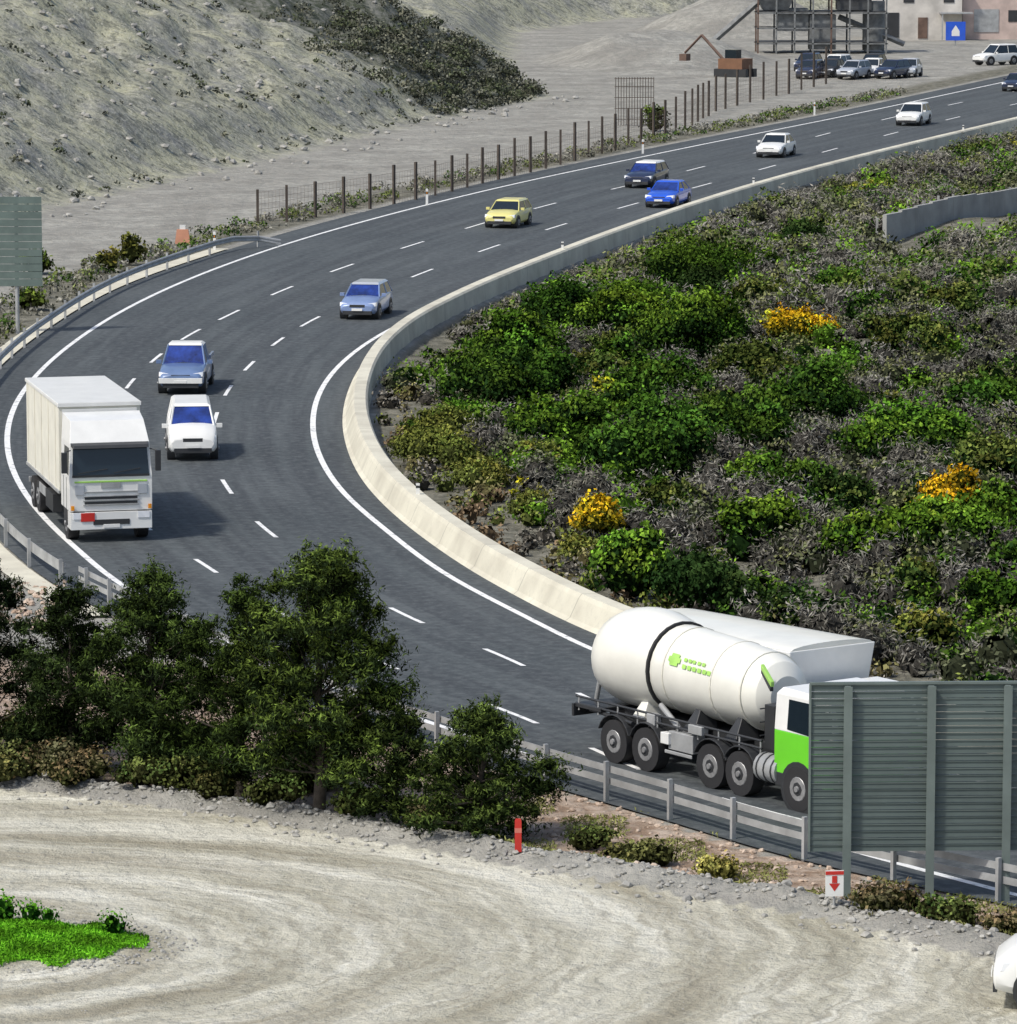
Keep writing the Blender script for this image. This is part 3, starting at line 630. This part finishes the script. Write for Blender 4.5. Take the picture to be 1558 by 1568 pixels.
def vh(name,x,y,*a,**k): return car(name,x,y+ (k.get('Ln',4.1)/2)*.95,*a,**k)
vh('white_van',-10.9,160.6,WHITE,SKYGLASS,'van',Ln=4.2,W=1.7,H=1.82)
vh('pickup_truck',-12.4,180,REFLBLUE,SKYGLASS,'pickup',Ln=4.9,W=1.8,H=1.78,roof=WHITE)
vh('hatchback_car',-6.3,208.4,LBLUE,SKYGLASS,'hatch',Ln=4.2,H=1.5,roof=SILVER)
vh('yellow_hatchback_car',0,257.8,YELLOWP,GLASS,'hatch',Ln=3.9,W=1.8,H=1.45)
vh('estate_car',8.4,287.5,NAVY,SKYGLASS,'hatch',Ln=4.4,W=1.8,roof=WHITE,H=1.5)
vh('blue_sedan_car',9.2,272,BLUEP,SKYGLASS,'sedan',Ln=4.4,W=1.8)
vh('white_sedan_car',17.8,315,WHITE,GLASS,'sedan',Ln=4.5,W=1.85,H=1.5)
vh('white_hatchback_car',29.9,350.2,WHITE,GLASS,'hatch',Ln=4.4,W=1.85,H=1.6)
vh('dark_sedan_car',42.6,398,NAVY,GLASS,'sedan',Ln=4.5)
car('white_van',45.5,446,WHITE,GLASS,'hatch',Ln=4.6,W=1.85,H=1.9,rz=math.radians(215))
for i,(x,y,bd,a,kd) in enumerate([(26.6,421,NAVY,250,'hatch'),(28.6,423,DARK,245,'sedan'),(30.4,420.5,SILVER,240,'hatch'),(32.3,424,WHITE,250,'sedan'),(33.9,421.5,NAVY,235,'hatch'),(35.6,424,SILVER,255,'sedan'),(29.5,431,WHITE,240,'hatch'),(33,433,DARK,250,'hatch'),(27.2,434,NAVY,250,'hatch')]):
    car('parked_car',x,y,bd,GLASS,kd,rz=math.radians(a),z=.0,H=1.6)
car('parked_van',10.95,84.6,WHITE,GLASS,'van',Ln=4.2,W=1.75,H=1.8,rz=math.radians(172))

def lorry():
    mb=MB();CL=1.75;wb=1.25
    mb.hexa([(-CL,-wb,.95),(0,-wb,.95),(0,wb,.95),(-CL,wb,.95)],[(-CL,-wb,2.0),(.02,-wb,2.0),(.02,wb,2.0),(-CL,wb,2.0)],WHITE)
    mb.hexa([(-CL,-wb,2.0),(.02,-wb,2.0),(.02,wb,2.0),(-CL,wb,2.0)],[(-CL,-wb+.03,3.0),(-.16,-wb+.05,3.0),(-.16,wb-.05,3.0),(-CL,wb-.03,3.0)],WHITE)
    mb.hexa([(-CL,-wb+.03,3.0),(-.16,-wb+.05,3.0),(-.16,wb-.05,3.0),(-CL,wb-.03,3.0)],[(-CL,-wb+.08,3.75),(-.6,-wb+.14,3.62),(-.6,wb-.14,3.62),(-CL,wb-.08,3.75)],WHITE)
    mb.add([(.045,-1.16,2.04),(.045,1.16,2.04),(-.105,1.12,2.88),(-.105,-1.12,2.88)],[(0,1,2,3)],GLASS)
    mb.add([(.05,-1.17,1.98),(.05,1.17,1.98),(.05,1.17,2.05),(.05,-1.17,2.05)],[(0,1,2,3)],DARK)
    mb.beam((.07,-1.0,2.1),(.03,-.1,2.22),.02,BLACK);mb.beam((.07,.1,2.1),(.03,.9,2.22),.02,BLACK)
    mb.hexa([(-.1,-1.18,2.9),(.16,-1.14,2.86),(.16,1.14,2.86),(-.1,1.18,2.9)],[(-.16,-1.18,3.0),(.1,-1.14,2.95),(.1,1.14,2.95),(-.16,1.18,3.0)],DARK)
    mb.box((.03,0,1.84),(.03,2.2,.05),LOGO);mb.box((.035,-.95,1.6),(.03,.28,.3),SILVER);mb.box((.035,.95,1.6),(.03,.28,.3),SILVER)
    for s in (-1,1):
        mb.add([(-1.15,s*(wb+.006),2.1),(-.18,s*(wb+.006),2.02),(-.28,s*(wb-.03),2.85),(-1.15,s*(wb-.03),2.85)],[(0,1,2,3) if s<0 else (3,2,1,0)],GLASS)
        mb.box((-.62,s*(wb+.004),1.45),(.03,.012,.95),DARK);mb.box((-1.2,s*(wb+.004),1.45),(.03,.012,.95),DARK)
        mb.box((.12,s*1.42,2.45),(.14,.16,.62),DARK);mb.beam((-.05,s*1.2,2.8),(.1,s*1.4,2.75),.03,DARK)
        mb.box((.05,s*.98,.82),(.1,.36,.2),LAMP);mb.box((.06,s*1.17,1.06),(.06,.1,.14),AMBER)
        mb.box((-.9,s*1.2,.72),(.7,.1,.5),DARK)
    for i,z in enumerate((1.14,1.27,1.40,1.53)): mb.box((.03,0,z),(.04,1.7,.03),STEEL)
    mb.box((.02,0,1.2),(.03,1.6,.07),DARK);mb.box((.02,0,1.34),(.03,1.6,.07),DARK)
    mb.box((.03,0,1.72),(.03,.6,.16),STEEL);mb.box((-.35,0,.66),(.85,2.46,.52),WHITE);mb.box((.08,0,.62),(.03,1.1,.16),DARK);mb.box((.1,0,.5),(.03,.5,.11),WHITE)
    mb.box((.09,-.72,.78),(.03,.42,.26),RED)
    bx0,bx1=-9.2,-CL-.35
    mb.box(((bx0+bx1)/2,0,2.6),(bx1-bx0,2.5,2.72),CREAM)
    for s in (-1,1):
        mb.box(((bx0+bx1)/2,s*1.26,3.93),(bx1-bx0+.04,.05,.1),WHITE);mb.box(((bx0+bx1)/2,s*1.26,1.27),(bx1-bx0+.04,.05,.1),STEEL)
        for i in range(5): mb.box((bx0+.4+i*1.5,s*1.262,2.6),(.03,.02,2.6),CREAM)
        mb.box((-4.2,s*1.12,.75),(1.6,.3,.55),DARK);mb.box((-5.9,s*1.22,.85),(1.5,.03,.3),STEEL)
    mb.box(((bx0+bx1)/2,0,3.975),(bx1-bx0+.04,2.55,.03),WHITE)
    mb.box((bx1+.02,0,3.93),(.06,2.56,.12),WHITE);mb.box((bx1+.03,0,2.6),(.02,2.3,2.4),WHITE)
    mb.box((-5.0,0,1.05),(8.2,.9,.3),DARK);mb.box((bx0,0,.75),(.1,2.4,.16),STEEL)
    for wx in (-.95,-7.0,-8.15):
        for s in (-1,1): mb.wheel(wx,s*1.05,.5,.34,s)
    mb.build('box_lorry',(-11.95,141.9,0),math.atan2(-.97,.235),.03)
lorry()

def ringx(x,y,z,r,n=28,sz=1): return [(x,y+r*math.cos(2*math.pi*i/n),z+sz*r*math.sin(2*math.pi*i/n)) for i in range(n)]
def tank_lorry():
    mb=MB()
    sec=[(-1.62,2.2,.5),(-1.5,2.22,.76),(-1.2,2.25,.98),(-.8,2.28,1.11),(-.3,2.3,1.17),(.2,2.3,1.17),(.65,2.27,1.11),(.95,2.25,1.04)]
    mb.loft([ringx(x,0,z,r) for x,z,r in sec],TANKW)
    mb.loft([ringx(.97,0,2.25,1.055),ringx(1.04,0,2.25,1.055)],BLACK,smooth=False)
    sec=[(1.05,2.25,.99),(1.5,2.24,.99),(3.2,2.2,.95),(4.2,2.17,.88),(4.6,2.15,.74),(4.78,2.13,.45)]
    mb.loft([ringx(x,0,z,r) for x,z,r in sec],TANKW)
    for x,r in ((1.5,1.0),(3.2,.96),(4.2,.89)): mb.loft([ringx(x,0,2.24-.03*(x-1.5),r+.008),ringx(x+.04,0,2.24-.03*(x-1.5),r+.008)],CREAM,smooth=False)
    def onb(x,ang,off=.03):
        r=.99-.026*(x-1.5)+off;z=2.24-.025*(x-1.5);return (x,-r*math.cos(ang),z+r*math.sin(ang))
    def patch(x0,x1,a0,a1,mat):
        n=5;vs=[]
        for i in range(n):
            a=a0+(a1-a0)*i/(n-1);vs+= [onb(x0,a),onb(x1,a)]
        mb.add(vs,[(2*i,2*i+1,2*i+3,2*i+2) for i in range(n-1)],mat)
    patch(1.75,2.02,.28,.56,LOGO);patch(1.68,2.09,.36,.48,LOGO)
    for x0 in (2.2,2.36,2.5,2.68,2.84): patch(x0,x0+.11,.44,.52,LOGO)
    for x0 in (2.2,2.38,2.56,2.74,2.92,3.08): patch(x0,x0+.13,.27,.37,LOGO)
    mb.box((2.9,0,.98),(8.2,.9,.28),DARK);mb.box((-1.1,0,1.12),(1.0,2.3,.1),DARK);mb.box((-1.62,0,1.0),(.08,2.4,.3),DARK)
    mb.box((-1.66,-.9,.95),(.04,.4,.16),RED);mb.box((-1.66,.9,.95),(.04,.4,.16),RED)
    for s in (-1,1):
        mb.beam((-1.6,s*1.1,1.32),(5.3,s*1.1,1.32),.05,DARK);mb.beam((-1.6,s*1.1,1.15),(5.3,s*1.1,1.15),.05,DARK)
        for x in np.arange(-1.5,5.3,.75): mb.beam((x,s*1.1,1.0),(x,s*1.1,1.34),.04,STEEL)
        for x in (.6,2.5,4.0): mb.hexa([(x-.22,s*.3,1.1),(x+.22,s*.3,1.1),(x+.22,s*1.0,1.1),(x-.22,s*1.0,1.1)],[(x-.08,s*.3,1.5),(x+.08,s*.3,1.5),(x+.08,s*.7,1.6),(x-.08,s*.7,1.6)],TANKW if x<1 else DARK)
        for x in (0,1.2,3.6,4.65):
            mb.wheel(x,s*1.05,.5,.34,s)
            rg=[]
            for i in range(9):
                a=math.pi*(.12+.76*i/8);rg.append([(x+.6*math.cos(a),s*.86,.5+.6*math.sin(a)),(x+.6*math.cos(a),s*1.24,.5+.6*math.sin(a)),(x+.63*math.cos(a),s*1.24,.5+.63*math.sin(a)),(x+.63*math.cos(a),s*.86,.5+.63*math.sin(a))])
            mb.loft(rg,DARK,smooth=False)
        mb.box((1.95,s*1.16,.88),(.3,.18,.26),WHITE);mb.box((2.45,s*1.0,.85),(.9,.35,.42),STEEL);mb.cyl((5.25,s*1.0,.75),(6.0,s*1.0,.75),.32,.32,STEEL,16)
        for x in (5.35,5.6,5.85): mb.cyl((x,s*1.0,.75),(x+.04,s*1.0,.75),.335,.335,DARK,16)
        mb.box((2.4,s*1.19,.58),(1.0,.03,.08),STEEL)
        mb.box((3.0,s*1.1,1.22),(.5,.2,.2),STEEL);mb.box((1.3,s*1.05,1.2),(.3,.2,.25),STEEL)
    mb.cyl((1.3,-.85,1.5),(2.2,-1.0,1.1),.07,.07,STEEL,8);mb.cyl((-1.5,-.6,1.2),(-1.3,-.6,1.9),.06,.06,STEEL,8)
    mb.cyl((-1.2,-1.0,1.05),(.6,-1.12,1.0),.05,.05,DARK,8)
    for z in (1.4,1.7,2.0): mb.beam((5.1,-1.0,z),(5.1,-.6,z),.03,DARK)
    mb.box((5.3,0,1.6),(.35,1.8,1.0),DARK)
    x0,x1=5.9,7.95;wb=1.24
    mb.hexa([(x0,-wb,.75),(x1,-wb,.6),(x1,wb,.6),(x0,wb,.75)],[(x0,-wb,1.7),(x1+.04,-wb,1.7),(x1+.04,wb,1.7),(x0,wb,1.7)],GREENP)
    mb.hexa([(x0,-wb,1.7),(x1+.04,-wb,1.7),(x1+.04,wb,1.7),(x0,wb,1.7)],[(x0,-wb+.06,2.5),(x1-.22,-wb+.08,2.5),(x1-.22,wb-.08,2.5),(x0,wb-.06,2.5)],WHITE)
    mb.hexa([(x0,-wb+.06,2.5),(x1-.22,-wb+.08,2.5),(x1-.22,wb-.08,2.5),(x0,wb-.06,2.5)],[(x0+.05,-wb+.2,2.62),(x1-.6,-wb+.22,2.58),(x1-.6,wb-.22,2.58),(x0+.05,wb-.2,2.62)],WHITE)
    mb.add([(x1+.035,-1.1,1.78),(x1+.035,1.1,1.78),(x1-.18,1.05,2.45),(x1-.18,-1.05,2.45)],[(0,1,2,3)],GLASS)
    for s in (-1,1):
        o=s*(wb+.008)
        mb.add([(x0+.45,o,1.76),(x1-.15,o,1.68),(x1-.38,s*(wb-.045),2.42),(x0+.45,s*(wb-.045),2.42)],[(0,1,2,3) if s<0 else (3,2,1,0)],GLASS)
        mb.box((x1+.02,s*1.42,2.1),(.12,.15,.55),DARK);mb.beam((x1-.2,s*1.15,2.4),(x1,s*1.4,2.35),.03,DARK)
        mb.cyl((6.75,s*.9,.5),(6.75,s*(wb+.012),.5),.6,.6,DARK,20);mb.wheel(6.75,s*1.09,.5,.34,s)
        mb.box((x1+.02,s*.92,.85),(.08,.4,.2),LAMP);mb.box((6.1,s*1.1,.62),(.3,.3,.3),DARK)
    for z in (1.1,1.25,1.4,1.55): mb.box((x1+.05,0,z),(.04,1.6,.06),DARK)
    mb.hexa([(4.75,-.72,2.8),(5.4,-.95,2.52),(5.4,-.85,2.52),(4.75,-.62,2.8)],[(4.75,-.72,2.92),(5.4,-.95,2.64),(5.4,-.85,2.64),(4.75,-.62,2.92)],LOGO)
    mb.hexa([(4.78,-.74,2.72),(5.4,-.97,2.42),(5.4,-.87,2.42),(4.78,-.64,2.72)],[(4.78,-.74,2.8),(5.4,-.97,2.52),(5.4,-.87,2.52),(4.78,-.64,2.8)],DARK)
    mb.build('tank_mixer_lorry',(3.4,108.0,0),math.atan2(-.815,.58),.02)
tank_lorry()
def tipper():
    mb=MB()
    b0=[(-6.2,-1.1,1.15),(0,-1.1,1.15),(0,1.1,1.15),(-6.2,1.1,1.15)];t0=[(-6.4,-1.24,2.7),(.25,-1.24,2.85),(.25,1.24,2.85),(-6.4,1.24,2.7)]
    mb.hexa(b0,t0,WHITE)
    rg=[];n=9
    for x,zt in ((-6.3,2.7),(-3,2.78),(.22,2.85)):
        rg.append([(x,1.2*math.cos(math.pi*i/(n-1)),zt+.13*math.sin(math.pi*i/(n-1))) for i in range(n)])
    mb.loft(rg,TANKW,cap=True,closed=True)
    for i in range(7): mb.hexa([(-6+i*.98,-1.2,1.2),(-5.92+i*.98,-1.2,1.2),(-5.92+i*.98,-1.1,1.2),(-6+i*.98,-1.1,1.2)],[(-6+i*.98,-1.3,2.65),(-5.92+i*.98,-1.3,2.65),(-5.92+i*.98,-1.2,2.65),(-6+i*.98,-1.2,2.65)],CREAM)
    mb.box((-2.4,0,.95),(8,.9,.3),DARK)
    mb.hexa([(.5,-1.2,.6),(2.3,-1.2,.6),(2.3,1.2,.6),(.5,1.2,.6)],[(.5,-1.1,2.1),(2.05,-1.1,2.1),(2.05,1.1,2.1),(.5,1.1,2.1)],WHITE)
    mb.add([(2.25,-1.05,1.3),(2.25,1.05,1.3),(2.1,1.0,2.0),(2.1,-1.0,2.0)],[(0,1,2,3)],GLASS)
    for s in (-1,1):
        mb.add([(.9,s*1.165,1.45),(1.9,s*1.165,1.45),(1.85,s*1.125,2.0),(.9,s*1.125,2.0)],[(0,1,2,3) if s<0 else (3,2,1,0)],GLASS)
        for x in (1.4,-2.2,-4.6,-5.7): mb.wheel(x,s*1.04,.5,.32,s)
    mb.build('tipper_lorry',(7.2,106.6,0),math.atan2(-.815,.58),.02)
tipper()

# ---------------------------------------------------------------- background works area
pink=paint('pink_render',(.66,.52,.46),.85,0,.3,scale=.6);pale=paint('pale_render',(.70,.66,.60),.85,0,.35,scale=.5)
rust=paint('rusty_steel',(.2,.13,.10),.8,.2,.4);gsteel=paint('grey_plant_steel',(.24,.25,.25),.7,.1,.5);dsteel=paint('dark_plant_steel',(.10,.105,.11),.7,.1,.5)
e=empty('quarry_office_building',(43,505,0));mb=MB()
mb.box((0,0,2.9),(9,7,6),pale);mb.box((8.2,1.5,3.6),(7,7,7.4),pink);mb.box((0,0,6.0),(9.4,7.4,.3),STEEL);mb.box((8.2,1.5,7.4),(7.4,7.4,.3),STEEL)
mb.box((-3.0,-3.52,1.5),(1.8,.1,2.6),DARK);mb.box((.4,-3.52,1.2),(1.0,.1,2.2),rust)
for i in (1,3): mb.box((-3.2+i*2.1,-3.52,4.4),(1.1,.1,1.1),DARK)
mb.box((7.2,-2.02,1.9),(2.6,.1,2.4),STEEL);mb.box((10,-2.02,2.4),(1.0,.1,1.2),DARK);mb.box((3.8,-4.4,2.8),(3.4,1.8,.15),STEEL);mb.box((2.3,-5.2,1.4),(.12,.12,2.8),STEEL)
mb.build('walls_windows_roof',parent=e)
mb=MB()
for ix in range(8):
    for iy in range(2): mb.box((ix*1.8,iy*4,3.8),(.16,.16,8),rust if ix%4==0 else gsteel)
for k in range(5):
    for iy in range(2): mb.box((6.3,iy*4,.9+k*1.5),(13,.16,.12),gsteel)
    if k%2==0: mb.box((6.3,2,1.05+k*1.5),(12.6,3.6,.08),dsteel)
mb.box((3.5,2,3.2),(3,2.6,2.2),gsteel);mb.box((9.5,2,5.2),(3.4,2.4,2),dsteel);mb.cyl((11.5,2,.2),(11.5,2,5),1.1,1.1,gsteel,16)
mb.box((6.4,1.8,2.0),(2.6,2.4,3.4),gsteel);mb.hexa([(.5,.5,4.2),(3,.5,4.2),(3,3,4.2),(.5,3,4.2)],[(-.3,0,6),(3.8,0,6),(3.8,3.8,6),(-.3,3.8,6)],gsteel)
mb.beam((-5,1.5,.5),(1.5,1.5,6.2),.45,gsteel);mb.beam((8,1.5,3.5),(14.5,1.5,.8),.4,gsteel)
mb.build('steel_scaffold_structure',(24.5,470,0))
mb=MB();mb.box((0,0,.35),(3.2,.5,.7),DARK);mb.box((0,1.6,.35),(3.2,.5,.7),DARK);mb.box((0,.8,1.15),(2.4,2.0,.9),paint('orange_machine',(.22,.11,.06),.7));mb.box((.5,.3,1.9),(1.1,1,.9),GLASS)
mb.beam((1,1,1.4),(3.3,1,3.6),.2,rust);mb.beam((3.3,1,3.6),(5.0,1,2.0),.16,rust);mb.box((5.0,1,1.6),(.7,.8,.6),rust);mb.build('excavator',(20.5,424,0),2.6)
mb=MB();mb.box((0,0,1.5),(2.0,.1,1.9),BLUEP);mb.cyl((0,.1,-.1),(0,.1,2.4),.06,.06,STEEL,8);mb.add([(-.4,-.06,1.0),(.4,-.06,1.0),(.4,-.06,1.5),(0,-.06,2.1),(-.4,-.06,1.5)],[(0,1,2,3,4)],WHITE);mb.build('blue_information_sign',(45.4,486,0))
mb=MB();p0=Vector((19.6,243));d0=Vector((.46,.89)).normalized()
for i in range(12):
    q=p0+d0*i*2.05;z=hz(q.x,q.y);mb.box((q.x,q.y,.45+.5*z),(2.04,.22,2.6),cgrey,math.atan2(d0.y,d0.x));mb.box((q.x-.8,q.y-.25,z+.6),(.12,.12,1.35),cgrey)
mb.build('concrete_block_wall')
mb=MB();op=paint('orange_plastic',(.6,.28,.17))
mb.hexa([(0,0,0),(.8,0,0),(.8,.4,0),(0,.4,0)],[(.1,.1,.75),(.7,.1,.75),(.7,.3,.75),(.1,.3,.75)],op);mb.box((.4,.2,.85),(.3,.1,.25),WHITE)
mb.build('traffic_barrier',(-17.4,248,0))

# ---------------------------------------------------------------- light, sky, camera
sd=Vector((-.58,-.42,.9)).normalized()
w=bpy.data.worlds.new('World');scene.world=w;w.use_nodes=True;wn=w.node_tree
sky=wn.nodes.new('ShaderNodeTexSky');sky.sky_type='NISHITA';sky.sun_disc=False;sky.sun_elevation=math.asin(sd.z);sky.sun_rotation=math.atan2(sd.x,sd.y);sky.dust_density=2.5
wn.links.new(sky.outputs[0],wn.nodes['Background'].inputs[0]);wn.nodes['Background'].inputs[1].default_value=.15
s=bpy.data.lights.new('sun','SUN');s.energy=3.1;s.angle=math.radians(4);s.color=(1,.96,.88)
so=bpy.data.objects.new('sun',s);so.rotation_euler=sd.to_track_quat('Z','Y').to_euler();so.location=(0,0,60);COLL.objects.link(so)
cd=bpy.data.cameras.new('camera');cam=bpy.data.objects.new('camera',cd);COLL.objects.link(cam)
cd.sensor_fit='HORIZONTAL';cd.sensor_width=36;cd.lens=168.7;cd.clip_start=1;cd.clip_end=12000
cam.location=(0,0,21);cam.rotation_euler=(math.radians(90-8.06),0,0);scene.camera=cam
scene.view_settings.view_transform='Standard';scene.view_settings.look='None';scene.view_settings.exposure=0
